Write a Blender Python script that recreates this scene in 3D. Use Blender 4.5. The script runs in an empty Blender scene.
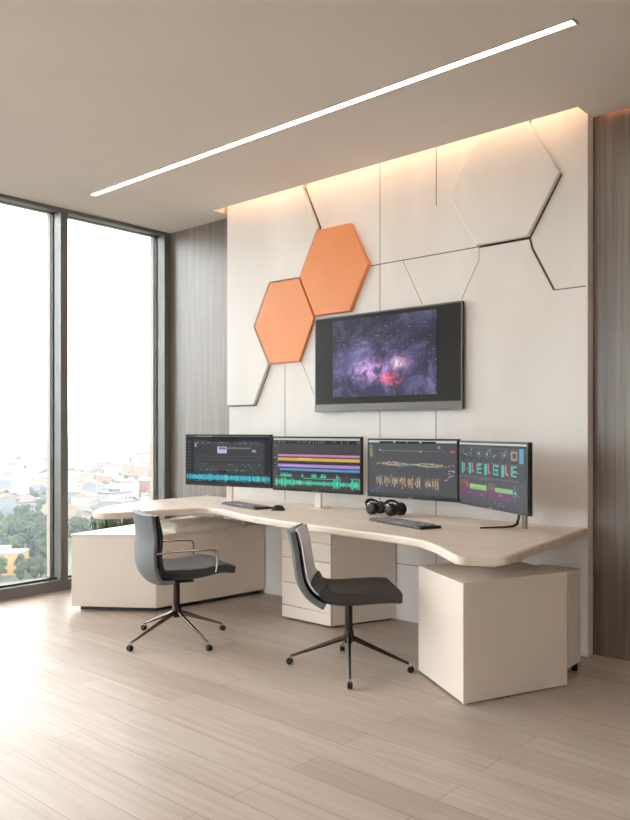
import bpy, bmesh, math, random
from mathutils import Vector, Matrix, noise
SC = bpy.context.scene
COL = SC.collection
PI = math.pi
rnd = random.Random(7)

# ------------------------------------------------------------------ camera, world, exposure
cd = bpy.data.cameras.new('camera'); cam = bpy.data.objects.new('camera', cd); COL.objects.link(cam)
cam.location = (0, 0, 1.30); cam.rotation_euler = (PI/2, 0, math.radians(41.7))
cd.sensor_fit = 'HORIZONTAL'; cd.sensor_width = 36; cd.lens = 779/630*36
cd.shift_y = 20/630; cd.clip_start = .05; cd.clip_end = 20000
SC.camera = cam
SC.view_settings.view_transform = 'Standard'; SC.view_settings.look = 'None'
SC.view_settings.gamma = 1; SC.view_settings.use_curve_mapping = False
SC.view_settings.exposure = .70
SKY = 4.6
w = bpy.data.worlds.new('sky'); SC.world = w; w.use_nodes = True
nt = w.node_tree; nt.nodes.clear()
wo = nt.nodes.new('ShaderNodeOutputWorld'); bg = nt.nodes.new('ShaderNodeBackground')
tc = nt.nodes.new('ShaderNodeTexCoord'); sep = nt.nodes.new('ShaderNodeSeparateXYZ')
cr = nt.nodes.new('ShaderNodeValToRGB')
nt.links.new(tc.outputs['Generated'], sep.inputs[0]); nt.links.new(sep.outputs['Z'], cr.inputs[0])
cr.color_ramp.elements[0].position = 0.0; cr.color_ramp.elements[0].color = (.86, .95, 1, 1)
cr.color_ramp.elements[1].position = .35; cr.color_ramp.elements[1].color = (1, .99, .97, 1)
nt.links.new(cr.outputs[0], bg.inputs[0]); bg.inputs[1].default_value = SKY
nt.links.new(bg.outputs[0], wo.inputs[0])
sd = bpy.data.lights.new('sun', 'SUN'); sd.energy = .35; sd.angle = math.radians(12); sd.color = (1, .96, .9)
sun = bpy.data.objects.new('sun', sd); COL.objects.link(sun)
sun.rotation_euler = Vector((-.55, .75, -.75)).to_track_quat('-Z', 'Y').to_euler()   # from behind the building, onto the town

# ------------------------------------------------------------------ materials
def s2l(c):
    return tuple(((v/255)/12.92 if v/255 <= .04045 else (((v/255)+.055)/1.055)**2.4) for v in c)
def nodes(name):
    m = bpy.data.materials.new(name); m.use_nodes = True
    return m, m.node_tree, m.node_tree.nodes['Principled BSDF']
def mat(name, rgb, rough=.5, metal=0, var=.04, scale=8, emit=0, bump=0, stretch=(1, 1, 1), spec=.5):
    m, t, b = nodes(name); c = s2l(rgb)
    n = t.nodes.new('ShaderNodeTexNoise'); n.inputs['Scale'].default_value = scale; n.inputs['Detail'].default_value = 4
    g = t.nodes.new('ShaderNodeTexCoord'); mp = t.nodes.new('ShaderNodeMapping'); mp.inputs['Scale'].default_value = stretch
    t.links.new(g.outputs['Object'], mp.inputs[0]); t.links.new(mp.outputs[0], n.inputs['Vector'])
    r = t.nodes.new('ShaderNodeValToRGB')
    r.color_ramp.elements[0].position = .3; r.color_ramp.elements[1].position = .7
    r.color_ramp.elements[0].color = tuple(v*(1-var) for v in c)+(1,)
    r.color_ramp.elements[1].color = tuple(min(1, v*(1+var)) for v in c)+(1,)
    t.links.new(n.outputs['Fac'], r.inputs[0]); t.links.new(r.outputs[0], b.inputs['Base Color'])
    b.inputs['Roughness'].default_value = rough; b.inputs['Metallic'].default_value = metal
    b.inputs['Specular IOR Level'].default_value = spec
    if bump:
        bp = t.nodes.new('ShaderNodeBump'); bp.inputs['Strength'].default_value = bump; bp.inputs['Distance'].default_value = .01
        t.links.new(n.outputs['Fac'], bp.inputs['Height']); t.links.new(bp.outputs[0], b.inputs['Normal'])
    if emit:
        t.links.new(r.outputs[0], b.inputs['Emission Color']); b.inputs['Emission Strength'].default_value = emit
    return m
def emis(name, rgb, k):
    m, t, b = nodes(name); c = s2l(rgb)+(1,)
    b.inputs['Base Color'].default_value = c; b.inputs['Emission Color'].default_value = c
    b.inputs['Emission Strength'].default_value = k
    return m
def floor_mat():
    m, t, b = nodes('oak_planks')
    g = t.nodes.new('ShaderNodeTexCoord'); br = t.nodes.new('ShaderNodeTexBrick')
    t.links.new(g.outputs['Object'], br.inputs['Vector'])
    br.offset = .37; br.inputs['Scale'].default_value = 1
    br.inputs['Brick Width'].default_value = 1.5; br.inputs['Row Height'].default_value = .155
    br.inputs['Mortar Size'].default_value = .0012; br.inputs['Mortar Smooth'].default_value = .2
    br.inputs['Color1'].default_value = s2l((201, 189, 180))+(1,); br.inputs['Color2'].default_value = s2l((190, 177, 167))+(1,)
    br.inputs['Mortar'].default_value = s2l((134, 118, 106))+(1,)
    mp = t.nodes.new('ShaderNodeMapping'); mp.inputs['Scale'].default_value = (1.2, 22, 1)
    n = t.nodes.new('ShaderNodeTexNoise'); n.inputs['Scale'].default_value = 1.6; n.inputs['Detail'].default_value = 8; n.inputs['Distortion'].default_value = .6
    t.links.new(g.outputs['Object'], mp.inputs[0]); t.links.new(mp.outputs[0], n.inputs['Vector'])
    r = t.nodes.new('ShaderNodeValToRGB'); r.color_ramp.elements[0].position = .3; r.color_ramp.elements[1].position = .72
    r.color_ramp.elements[0].color = (.86, .84, .82, 1); r.color_ramp.elements[1].color = (1.06, 1.06, 1.06, 1)
    t.links.new(n.outputs['Fac'], r.inputs[0])
    n2 = t.nodes.new('ShaderNodeTexNoise'); n2.inputs['Scale'].default_value = .8; n2.inputs['Detail'].default_value = 3
    mp2 = t.nodes.new('ShaderNodeMapping'); mp2.inputs['Scale'].default_value = (1, 4, 1)
    t.links.new(g.outputs['Object'], mp2.inputs[0]); t.links.new(mp2.outputs[0], n2.inputs['Vector'])
    r2 = t.nodes.new('ShaderNodeValToRGB'); r2.color_ramp.elements[0].position = .35; r2.color_ramp.elements[1].position = .65
    r2.color_ramp.elements[0].color = (.93, .9, .87, 1); r2.color_ramp.elements[1].color = (1.03, 1.03, 1.03, 1)
    t.links.new(n2.outputs['Fac'], r2.inputs[0])
    x1 = t.nodes.new('ShaderNodeMixRGB'); x1.blend_type = 'MULTIPLY'; x1.inputs[0].default_value = 1
    x2 = t.nodes.new('ShaderNodeMixRGB'); x2.blend_type = 'MULTIPLY'; x2.inputs[0].default_value = 1
    t.links.new(br.outputs['Color'], x1.inputs[1]); t.links.new(r.outputs[0], x1.inputs[2])
    t.links.new(x1.outputs[0], x2.inputs[1]); t.links.new(r2.outputs[0], x2.inputs[2])
    t.links.new(x2.outputs[0], b.inputs['Base Color'])
    b.inputs['Roughness'].default_value = .42; b.inputs['Specular IOR Level'].default_value = .3
    bp = t.nodes.new('ShaderNodeBump'); bp.inputs['Strength'].default_value = .12; bp.inputs['Distance'].default_value = .004
    t.links.new(n.outputs['Fac'], bp.inputs['Height']); t.links.new(bp.outputs[0], b.inputs['Normal'])
    return m
def grain(name, c1, c2, stretch, scale=2, rough=.5, panel=0):
    m, t, b = nodes(name)
    g = t.nodes.new('ShaderNodeTexCoord'); mp = t.nodes.new('ShaderNodeMapping'); mp.inputs['Scale'].default_value = stretch
    n = t.nodes.new('ShaderNodeTexNoise'); n.inputs['Scale'].default_value = scale; n.inputs['Detail'].default_value = 7; n.inputs['Distortion'].default_value = .4
    t.links.new(g.outputs['Object'], mp.inputs[0]); t.links.new(mp.outputs[0], n.inputs['Vector'])
    r = t.nodes.new('ShaderNodeValToRGB'); r.color_ramp.elements[0].position = .32; r.color_ramp.elements[1].position = .68
    r.color_ramp.elements[0].color = s2l(c1)+(1,); r.color_ramp.elements[1].color = s2l(c2)+(1,)
    t.links.new(n.outputs['Fac'], r.inputs[0]); t.links.new(r.outputs[0], b.inputs['Base Color'])
    b.inputs['Roughness'].default_value = rough
    if panel: b.inputs['Coat Weight'].default_value = panel; b.inputs['Coat Roughness'].default_value = .3
    return m
def glass_mat():
    m = bpy.data.materials.new('window_glass'); m.use_nodes = True; t = m.node_tree; t.nodes.clear()
    o = t.nodes.new('ShaderNodeOutputMaterial'); x = t.nodes.new('ShaderNodeMixShader')
    a = t.nodes.new('ShaderNodeBsdfTransparent'); a.inputs[0].default_value = (.97, .985, .985, 1)
    g = t.nodes.new('ShaderNodeBsdfGlossy'); g.inputs['Roughness'].default_value = .02
    fr = t.nodes.new('ShaderNodeFresnel'); fr.inputs[0].default_value = 1.25
    t.links.new(fr.outputs[0], x.inputs[0]); t.links.new(a.outputs[0], x.inputs[1]); t.links.new(g.outputs[0], x.inputs[2])
    t.links.new(x.outputs[0], o.inputs[0]); return m

M = dict(
    floor=floor_mat(),
    wallpaint=mat('white_paint', (236, 230, 226), .8, var=.01, scale=2),
    ceiling=mat('ceiling_plaster', (232, 222, 216), .85, var=.015, scale=2),
    walnut=grain('grey_wood_veneer', (104, 91, 82), (136, 122, 111), (14, 14, .35), 3, .4, .8),
    panel=grain('off_white_panel', (227, 221, 216), (238, 233, 229), (1.2, 1.2, .3), 2.2, .45),
    seam=mat('seam', (96, 84, 74), .8), seam_light=mat('fine_seam', (168, 156, 146), .8),
    orange=mat('orange_lacquer', (238, 150, 92), .42, var=.03, scale=3),
    orange_side=mat('orange_edge', (170, 84, 44), .5),
    desk=grain('pale_maple', (222, 205, 190), (236, 222, 209), (1.1, 6, 6), 1.6, .35),
    white=mat('cream_lacquer', (236, 224, 213), .4, var=.012, scale=2),
    gap=mat('shadow_gap', (70, 60, 52), .8),
    plinth=mat('plinth', (60, 54, 50), .6),
    frame=mat('bronze_frame', (112, 109, 106), .35, .3),
    gasket=mat('black_gasket', (24, 24, 25), .5),
    fin=mat('outer_fin', (150, 138, 126), .5),
    glass=glass_mat(),
    black=mat('black_plastic', (20, 20, 22), .35),
    black_soft=mat('black_leatherette', (26, 25, 26), .55),
    tvbar=mat('brushed_grey', (112, 108, 104), .35, .6, stretch=(1, 30, 30)),
    grey=mat('grey_upholstery', (98, 101, 103), .6, var=.06, scale=40, bump=.05),
    dgrey=mat('charcoal_upholstery', (56, 55, 55), .55, var=.06, scale=40, bump=.05),
    lining=mat('white_lining', (238, 240, 245), .5),
    chrome=mat('chrome', (190, 182, 176), .18, 1),
    dmetal=mat('dark_bronze_metal', (62, 53, 48), .28, .85),
    gunmetal=mat('polished_gunmetal', (120, 110, 103), .2, 1),
    rubber=mat('rubber', (22, 20, 20), .6),
    key=mat('keycap', (140, 142, 148), .5),
    silver=mat('silver', (190, 190, 190), .25, .9),
    led=emis('linear_light_diffuser', (255, 240, 224), 10),
    cove=emis('warm_led_strip', (255, 218, 180), 8),
    cloth=mat('white_fleece', (245, 241, 236), .9, var=.03, scale=30, bump=.3),
    leafy=mat('grass_blade', (92, 104, 66), .6, var=.2, scale=5),
    pot=mat('stone_pot', (120, 112, 104), .7),
)
# ------------------------------------------------------------------ mesh helpers
def link(name, bm, m=None, parent=None, smooth=False, bevel=0, seg=2, mats=None):
    bmesh.ops.recalc_face_normals(bm, faces=bm.faces[:])
    me = bpy.data.meshes.new(name); bm.to_mesh(me); bm.free()
    for x in (mats or [m]): me.materials.append(x)
    if smooth:
        for p in me.polygons: p.use_smooth = True
    o = bpy.data.objects.new(name, me); COL.objects.link(o)
    if parent: o.parent = parent
    if smooth: me.set_sharp_from_angle(angle=math.radians(50))
    if bevel:
        b = o.modifiers.new('bevel', 'BEVEL'); b.width = bevel; b.segments = seg; b.limit_method = 'ANGLE'; b.angle_limit = math.radians(35)
    return o
def box(bm, x0, x1, y0, y1, z0, z1, T=None, mi=0):
    vs = [Vector(p) for p in ((x0, y0, z0), (x1, y0, z0), (x1, y1, z0), (x0, y1, z0), (x0, y0, z1), (x1, y0, z1), (x1, y1, z1), (x0, y1, z1))]
    if T: vs = [T @ v for v in vs]
    v = [bm.verts.new(p) for p in vs]
    for f in ((3, 2, 1, 0), (4, 5, 6, 7), (0, 1, 5, 4), (1, 2, 6, 5), (2, 3, 7, 6), (3, 0, 4, 7)):
        bm.faces.new([v[i] for i in f]).material_index = mi
def boxbm(*a, **k):
    bm = bmesh.new(); box(bm, *a, **k); return bm
def prism(bm, poly, z0, z1, T=None):
    a = [Vector((x, y, z0)) for x, y in poly]; b = [Vector((x, y, z1)) for x, y in poly]
    if T: a = [T @ v for v in a]; b = [T @ v for v in b]
    a = [bm.verts.new(v) for v in a]; b = [bm.verts.new(v) for v in b]; n = len(poly)
    bm.faces.new(a[::-1]); bm.faces.new(b)
    for i in range(n): bm.faces.new((a[i], a[(i+1) % n], b[(i+1) % n], b[i]))
def wallprism(bm, poly, y0, y1):       # polygon given in (x, z), thickness along y
    a = [bm.verts.new((x, y0, z)) for x, z in poly]; b = [bm.verts.new((x, y1, z)) for x, z in poly]; n = len(poly)
    bm.faces.new(a); bm.faces.new(b[::-1])
    for i in range(n): bm.faces.new((a[i], b[i], b[(i+1) % n], a[(i+1) % n]))
def tube(bm, pts, radii, seg=12, cap=True):
    pts = [Vector(p) for p in pts]
    if not isinstance(radii, (list, tuple)): radii = [radii]*len(pts)
    rings = []; up = None
    for i, p in enumerate(pts):
        d = (pts[min(i+1, len(pts)-1)]-pts[max(i-1, 0)]).normalized()
        if up is None: up = Vector((0, 0, 1)) if abs(d.z) < .9 else Vector((1, 0, 0))
        s = d.cross(up).normalized(); u = s.cross(d).normalized(); up = u
        r = radii[i]; rx, ry = r if isinstance(r, tuple) else (r, r)
        rings.append([bm.verts.new(p+s*math.cos(a)*rx+u*math.sin(a)*ry) for a in [2*PI*k/seg for k in range(seg)]])
    for a, b in zip(rings, rings[1:]):
        for k in range(seg): bm.faces.new((a[k], a[(k+1) % seg], b[(k+1) % seg], b[k]))
    if cap: bm.faces.new(rings[0][::-1]); bm.faces.new(rings[-1])
def sheet(bm, fn_top, fn_bot, nu, nv):
    """closed shell between two surfaces fn(u, v) with u, v in 0..1"""
    A = [[bm.verts.new(fn_top(i/nu, j/nv)) for j in range(nv+1)] for i in range(nu+1)]
    B = [[bm.verts.new(fn_bot(i/nu, j/nv)) for j in range(nv+1)] for i in range(nu+1)]
    for i in range(nu):
        for j in range(nv):
            bm.faces.new((A[i][j], A[i+1][j], A[i+1][j+1], A[i][j+1])); bm.faces.new((B[i][j], B[i][j+1], B[i+1][j+1], B[i+1][j]))
    for i in range(nu):
        bm.faces.new((A[i][0], B[i][0], B[i+1][0], A[i+1][0])); bm.faces.new((A[i][nv], A[i+1][nv], B[i+1][nv], B[i][nv]))
    for j in range(nv):
        bm.faces.new((A[0][j], A[0][j+1], B[0][j+1], B[0][j])); bm.faces.new((A[nu][j], B[nu][j], B[nu][j+1], A[nu][j+1]))
def smooth_poly(pts, corner, n=6):     # round the corners of a plan polygon
    out = []
    N = len(pts)
    for i, p in enumerate(pts):
        r = corner[i]
        if not r: out.append(p); continue
        p = Vector(p); a = Vector(pts[i-1]); b = Vector(pts[(i+1) % N])
        ra = min(r, (a-p).length*.48); rb = min(r, (b-p).length*.48)
        q0 = p+(a-p).normalized()*ra; q1 = p+(b-p).normalized()*rb
        for k in range(n+1):
            t = k/n; out.append(tuple(q0*(1-t)**2+p*2*t*(1-t)+q1*t*t))
    return out
def thing(name, label, cat, loc=(0, 0, 0), rz=0, group=None):
    o = bpy.data.objects.new(name, None); COL.objects.link(o); o.empty_display_size = .1
    o.location = loc; o.rotation_euler = (0, 0, rz); return tag(o, label, cat, group)
def tag(o, label, cat, group=None, kind=None):
    o['label'] = label; o['category'] = cat
    if group: o['group'] = group
    if kind: o['kind'] = kind
    return o
def struct(o): o['kind'] = 'structure'; return o
def lathe(bm, prof, seg=20, T=None):
    rings = []
    for r, z in prof:
        vs = [Vector((r*math.cos(2*PI*k/seg), r*math.sin(2*PI*k/seg), z)) for k in range(seg)]
        if T: vs = [T @ v for v in vs]
        rings.append([bm.verts.new(v) for v in vs])
    for a, b in zip(rings, rings[1:]):
        for k in range(seg): bm.faces.new((a[k], a[(k+1) % seg], b[(k+1) % seg], b[k]))
    bm.faces.new(rings[0][::-1]); bm.faces.new(rings[-1])

# ------------------------------------------------------------------ the room
XW, XR, YB, YF, H = -5.75, 3.0, -4.2, 4.445, 3.10
struct(link('floor', boxbm(XW-.25, XR+.15, YB-.15, YF+.15, -.2, 0), M['floor']))
bm = bmesh.new()
RX0, RX1, RY0, PY = -4.875, -1.794, 4.216, 4.37
box(bm, XW-.25, XR+.15, YB-.15, RY0, H, H+.4); box(bm, XW-.25, RX0, RY0, YF+.15, H, H+.4); box(bm, RX1, XR+.15, RY0, YF-.03, H, H+.4)
box(bm, RX0, RX1, RY0, YF+.15, H+.24, H+.4); box(bm, RX1, XR+.15, YF-.03, YF+.15, H+.06, H+.4)
struct(link('ceiling', bm, M['ceiling']))
bm = bmesh.new(); box(bm, XW-.25, XR+.15, YF, YF+.15, 0, H+.3)
struct(link('wall_back', bm, M['walnut']))
struct(link('wall_right', boxbm(XR, XR+.15, YB, YF, 0, H), M['wallpaint']))

def curtain_wall(name, n, along_y, lo, hi, mull, frame0=None):
    """floor-to-ceiling window between lo and hi; mull = centres of the mullions"""
    def T(a, d, z):                    # a along, d outward depth
        return (XW-d, a, z) if along_y else (a, YB-d, z)
    def bx(bm, a0, a1, d0, d1, z0, z1):
        p, q = T(a0, d0, z0), T(a1, d1, z1)
        box(bm, min(p[0], q[0]), max(p[0], q[0]), min(p[1], q[1]), max(p[1], q[1]), z0, z1)
    bm = bmesh.new()
    bx(bm, lo, hi, -.02, .13, 0, .085); bx(bm, lo, hi, -.02, .06, H-.03, H)
    for c in mull: bx(bm, c-.033, c+.033, -.02, .09, .085, H-.03)
    fr = link(name, bm, M['frame'], bevel=.003, seg=1); struct(fr)
    bm = bmesh.new()
    for c in mull:
        bx(bm, c-.04, c+.04, .09, .13, .085, H-.03)
    bx(bm, lo, hi, .04, .12, .085, .1); bx(bm, lo, hi, .061, .12, H-.025, H)
    link('gasket', bm, M['gasket'], fr)
    bm = bmesh.new()
    for c in mull: bx(bm, c-.033, c+.033, .15, .20, 0, H)
    bx(bm, lo, hi, .15, .20, -.05, .05); bx(bm, lo, hi, .15, .20, H-.01, H+.1)
    link('outer_frame', bm, M['fin'], fr)
    bm = bmesh.new(); bx(bm, lo, hi, .136, .146, .03, H-.01)
    link('pane', bm, M['glass'], fr)
ml = [3.372-1.9*k for k in range(5)]
curtain_wall('window_1', 1, True, YB, YF, [YF-.035]+ml)
struct(link('wall_front', boxbm(-2.2, XR+.15, YB-.15, YB, 0, H), M['wallpaint']))
curtain_wall('added_window', 2, False, XW, -2.2, [XW+.1, -3.9, -2.25])  # added window out of view, lets in extra daylight towards the panelled wall

# feature wall of off-white panels
fw = struct(link('wall_feature', boxbm(-4.853, -1.800, PY, YF, 0, H+.235), M['panel'], bevel=.004))
def raised(name, poly, m, d, b=.006, y1=PY):
    bm = bmesh.new(); wallprism(bm, poly, y1-d, y1)
    return link(name, bm, m, fw, bevel=b)
raised('raised_panel', [(-4.846, 3.33), (-3.90, 3.33), (-4.0, 3.124), (-3.843, 2.805), (-4.028, 2.461), (-4.350, 2.465), (-4.53, 2.13), (-4.362, 1.824), (-4.53, 1.503), (-4.846, 1.503)], M['panel'], .03)
raised('raised_hexagon', [(-1.955, 2.805), (-2.157, 2.463), (-2.505, 2.463), (-2.705, 2.805), (-2.505, 3.15), (-2.157, 3.15)], M['panel'], .035, .008)
raised('raised_hexagon', [(-3.528, 2.785), (-3.835, 2.785), (-4.016, 2.470), (-3.862, 2.152), (-3.528, 2.152), (-3.360, 2.468)], M['orange'], .04)['label'] = 'orange hexagon'
raised('raised_hexagon', [(-4.340, 2.455), (-4.030, 2.455), (-3.878, 2.138), (-4.030, 1.822), (-4.345, 1.822), (-4.513, 2.133)], M['orange'], .032)['label'] = 'orange hexagon'
def seam(pts, wd=.006, m='seam'):
    bm = bmesh.new()
    for (x0, z0), (x1, z1) in zip(pts, pts[1:]):
        L = math.hypot(x1-x0, z1-z0); T = Matrix.Translation((x0, PY, z0)) @ Matrix.Rotation(-math.atan2(z1-z0, x1-x0), 4, 'Y')
        box(bm, 0, L, -.0012, .0, -wd/2, wd/2, T)
    link('panel_joint', bm, M[m], fw)
seam([(-3.373, 2.459), (-2.157, 2.459)], .006)
seam([(-2.157, 2.458), (-2.142, 2.395), (-2.003, 2.126)], .014)
seam([(-2.003, 2.126), (-1.812, 2.126)], .006)
seam([(-2.157, 3.15), (-2.09, 3.3)], .01)
seam([(-1.957, 2.802), (-2.157, 2.459), (-2.5, 2.459)], .016)
seam([(-3.089, 2.454), (-2.93, 2.14)], .005, 'seam_light'); seam([(-2.504, 2.46), (-2.504, 2.376), (-2.63, 2.14)], .005, 'seam_light')
seam([(-2.71, 2.81), (-2.51, 2.462)], .006, 'seam_light'); seam([(-3.99, 3.14), (-3.834, 2.807), (-3.90, 2.66)], .012)
seam([(-2.822, 3.3), (-2.822, 2.778)], .005); seam([(-3.285, 3.3), (-3.285, 0)], .004)
seam([(-4.206, 1.80), (-4.206, .75)], .004); seam([(-4.03, 1.819), (-3.90, 1.56)], .005, 'seam_light')
seam([(-2.824, 1.43), (-2.824, 0)], .005); seam([(-3.285, .385), (-2.0, .385)], .004)
seam([(-4.362, 1.815), (-4.528, 1.497), (-4.85, 1.497)], .008)
# warm cove light strips in the ceiling recess
c1 = link('cove_light', boxbm(RX0+.03, RX1-.03, RY0+.012, RY0+.03, H+.17, H+.185), M['cove'])
tag(c1, 'warm hidden light strip in the ceiling slot above the hexagon wall', 'cove light')
c2 = link('cove_light', boxbm(RX1+.05, XR-.1, YF-.026, YF-.02, H+.03, H+.036), emis('warm_led_weak', (255, 180, 120), 6))
tag(c2, 'thin warm light strip in the slot above the dark wood wall', 'cove light')
# linear ceiling light
def linear_light(y, x0, x1, label):
    t = thing('linear_ceiling_light', label, 'ceiling light', ((x0+x1)/2, y, H)); L = (x1-x0)/2
    link('diffuser', boxbm(-L, L, -.019, .019, -.006, -.0005), M['led'], t)
    bm = bmesh.new()
    box(bm, -L-.006, L+.006, -.024, -.0195, -.005, -.0005); box(bm, -L-.006, L+.006, .0195, .024, -.005, -.0005)
    box(bm, -L-.012, -L-.001, -.027, .027, -.007, -.0005); box(bm, L+.001, L+.012, -.027, .027, -.007, -.0005)
    link('housing', bm, M['silver'], t)
linear_light(3.318, -5.225, -1.43, 'long slim glowing strip light in the beige ceiling')
linear_light(1.2, -5.262, 1.4, 'added unseen strip light nearer the middle of the room, parallel to the one by the desk')  # added lamp out of view, lifts the brightness of the interior
linear_light(-1.4, -5.262, 1.4, 'added unseen strip light at the far side of the room from the desk')  # second added lamp, also out of view, more fill for the room

# ------------------------------------------------------------------ desk and cabinets
plan = [(-5.12, 4.365), (-5.13, 3.73), (-4.97, 3.25), (-4.72, 2.97), (-4.56, 2.96), (-4.42, 3.41), (-4.33, 3.68), (-4.14, 3.665), (-3.95, 3.59), (-3.69, 3.506), (-3.336, 3.448),
        (-2.80, 3.41), (-2.42, 3.37), (-2.24, 3.33), (-2.08, 3.22), (-1.83, 3.0), (-1.66, 3.14), (-1.74, 3.82), (-1.80, 4.365)]
rad = [0, .25, .2, .14, .12, .25, .2, .2, .2, .2, .2, .2, .2, .12, .1, .06, .05, .1, 0]
desk = thing('desk', 'long curved pale maple desk with flared ends along the panelled wall', 'desk', (-3.4, 3.9, 0))
def offs(pl): return [(x+3.4, y-3.9) for x, y in pl]
bm = bmesh.new(); prism(bm, smooth_poly(offs(plan), rad, 8), .695, .74)
link('desktop', bm, M['desk'], desk, bevel=.012, seg=3)
bm = bmesh.new(); prism(bm, offs([(-4.75, 4.22), (-4.5, 4.22), (-4.5, 4.34), (-4.75, 4.34)]), .552, .694); link('support_block', bm, M['white'], desk)
bm = bmesh.new(); prism(bm, offs([(-2.16, 3.62), (-2.0, 3.66), (-2.02, 3.9), (-2.16, 3.88)]), .582, .694); link('support_block', bm, M['white'], desk)

# drawer pedestal in the middle
def pol(bm, P, z0, z1): prism(bm, P, z0, z1)
ped = thing('drawer_pedestal', 'cream drawer cabinet under the middle of the desk behind the dark chair', 'cabinet', (-3.5, 4.1, 0))
def po(P): return [(x+3.5, y-4.1) for x, y in P]
bm = bmesh.new(); pol(bm, po([(-3.76, 3.89), (-3.31, 3.89), (-3.14, 4.36), (-3.76, 4.36)]), .012, .69); link('body', bm, M['white'], ped, bevel=.003)
bm = bmesh.new(); pol(bm, po([(-3.74, 3.93), (-3.32, 3.93), (-3.17, 4.34), (-3.74, 4.34)]), 0, .012); link('plinth', bm, M['plinth'], ped)
zs = [(.10, .255), (.26, .425), (.43, .55), (.555, .688)]
for z0, z1 in zs:
    d = link('drawer', boxbm(-.256, .188, -.228, -.211, z0, z1), M['white'], ped, bevel=.002)
    link('handle', boxbm(-.05, -.01, -.232, -.228, z1-.018, z1-.012), M['silver'], d)
link('base_panel', boxbm(-.256, .188, -.228, -.211, .014, .095), M['white'], ped, bevel=.002)

# left credenza
cr_ = thing('credenza', 'low wide cream credenza under the window end of the desk', 'cabinet', (-4.8, 3.8, 0))
def co(P): return [(x+4.8, y-3.8) for x, y in P]
CP = [(-5.04, 3.02), (-4.53, 3.385), (-4.42, 4.36), (-5.33, 4.36)]
CI = [(-5.03, 3.09), (-4.58, 3.42), (-4.46, 4.33), (-5.28, 4.33)]
bm = bmesh.new(); pol(bm, co(CI), 0, .032); link('plinth', bm, M['plinth'], cr_)
bm = bmesh.new(); pol(bm, co(CP), .032, .535); link('body', bm, M['white'], cr_, bevel=.004)
bm = bmesh.new(); pol(bm, co([(-5.045, 3.012), (-4.523, 3.383), (-4.413, 4.36), (-5.34, 4.36)]), .536, .552); link('top', bm, M['white'], cr_, bevel=.003)

# right box cabinet
rb = thing('box_cabinet', 'cream box cabinet under the right end of the desk, nearest the camera', 'cabinet', (-1.97, 3.55, 0))
def ro(P): return [(x+1.97, y-3.55) for x, y in P]
A, B_, C_ = Vector((-1.92, 3.205)), Vector((-1.675, 3.806)), Vector((-2.367, 3.49)); D_ = Vector((-2.10, 4.0))
bm = bmesh.new(); e = (B_-A).normalized(); nrm = Vector((e.y, -e.x))
q = .012
pol(bm, ro([tuple(A-nrm*q), tuple(B_-nrm*q), tuple(D_), tuple(C_)]), .012, .575); link('body', bm, M['white'], rb, bevel=.003)
bm = bmesh.new(); pol(bm, ro([tuple(A-nrm*(q-.001)), tuple(A), tuple(B_), tuple(B_-nrm*(q-.001))]), .006, .58); link('side_panel', bm, M['white'], rb, bevel=.002)
bm = bmesh.new(); pol(bm, ro([(-1.94, 3.29), (-1.76, 3.75), (-2.1, 3.92), (-2.28, 3.52)]), 0, .012); link('plinth', bm, M['plinth'], rb)
# pedestal behind it
rc = thing('leg_pedestal', 'narrow cream pedestal with rounded corner behind the right box cabinet', 'cabinet', (-1.85, 4.1, 0))
bm = bmesh.new(); prism(bm, smooth_poly([(-.12, -.05), (.12, -.16), (.115, .03), (-.12, .03)], [.0, .01, .03, .0, 0], 5), .045, .545)
link('body', bm, M['white'], rc, bevel=.004)
for px_, py_ in ((.095, -.02), (-.08, .0)):
    bm = bmesh.new(); lathe(bm, [(.016, 0), (.018, .044)], 12, Matrix.Translation((px_, py_, 0))); link('foot', bm, M['black'], rc)
link('handle', boxbm(.121, .127, -.12, -.02, .522, .530), mat('polished_steel', (235, 230, 222), .3, .3), rc)

# ------------------------------------------------------------------ television
TX0, TX1, TZ0, TZ1, TY = -3.855, -2.600, 1.435, 2.125, 4.33
tv = thing('television', 'flat television showing a purple galaxy, hung on the white wall', 'television', ((TX0+TX1)/2, TY, TZ0))
W2 = (TX1-TX0)/2; HT = TZ1-TZ0
link('casing', boxbm(-W2, W2, 0, .028, 0, HT), M['black'], tv, bevel=.004)
link('wall_bracket', boxbm(-.2, .2, .028, PY-TY, .2, .5), M['black'], tv)
link('lower_bar', boxbm(-W2, W2, -.006, -.0005, .0, .052), M['tvbar'], tv)
bm = bmesh.new(); box(bm, -W2, W2, -.004, -.0005, HT-.008, HT); box(bm, -W2, -W2+.008, -.004, -.0005, .053, HT-.008); box(bm, W2-.008, W2, -.004, -.0005, .053, HT-.008)
link('bezel', bm, M['tvbar'], tv)
link('screen', boxbm(-W2+.009, W2-.009, -.002, -.0005, .054, HT-.009), mat('screen_glass', (24, 20, 19), .45, emit=.3, spec=.25), tv)
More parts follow.
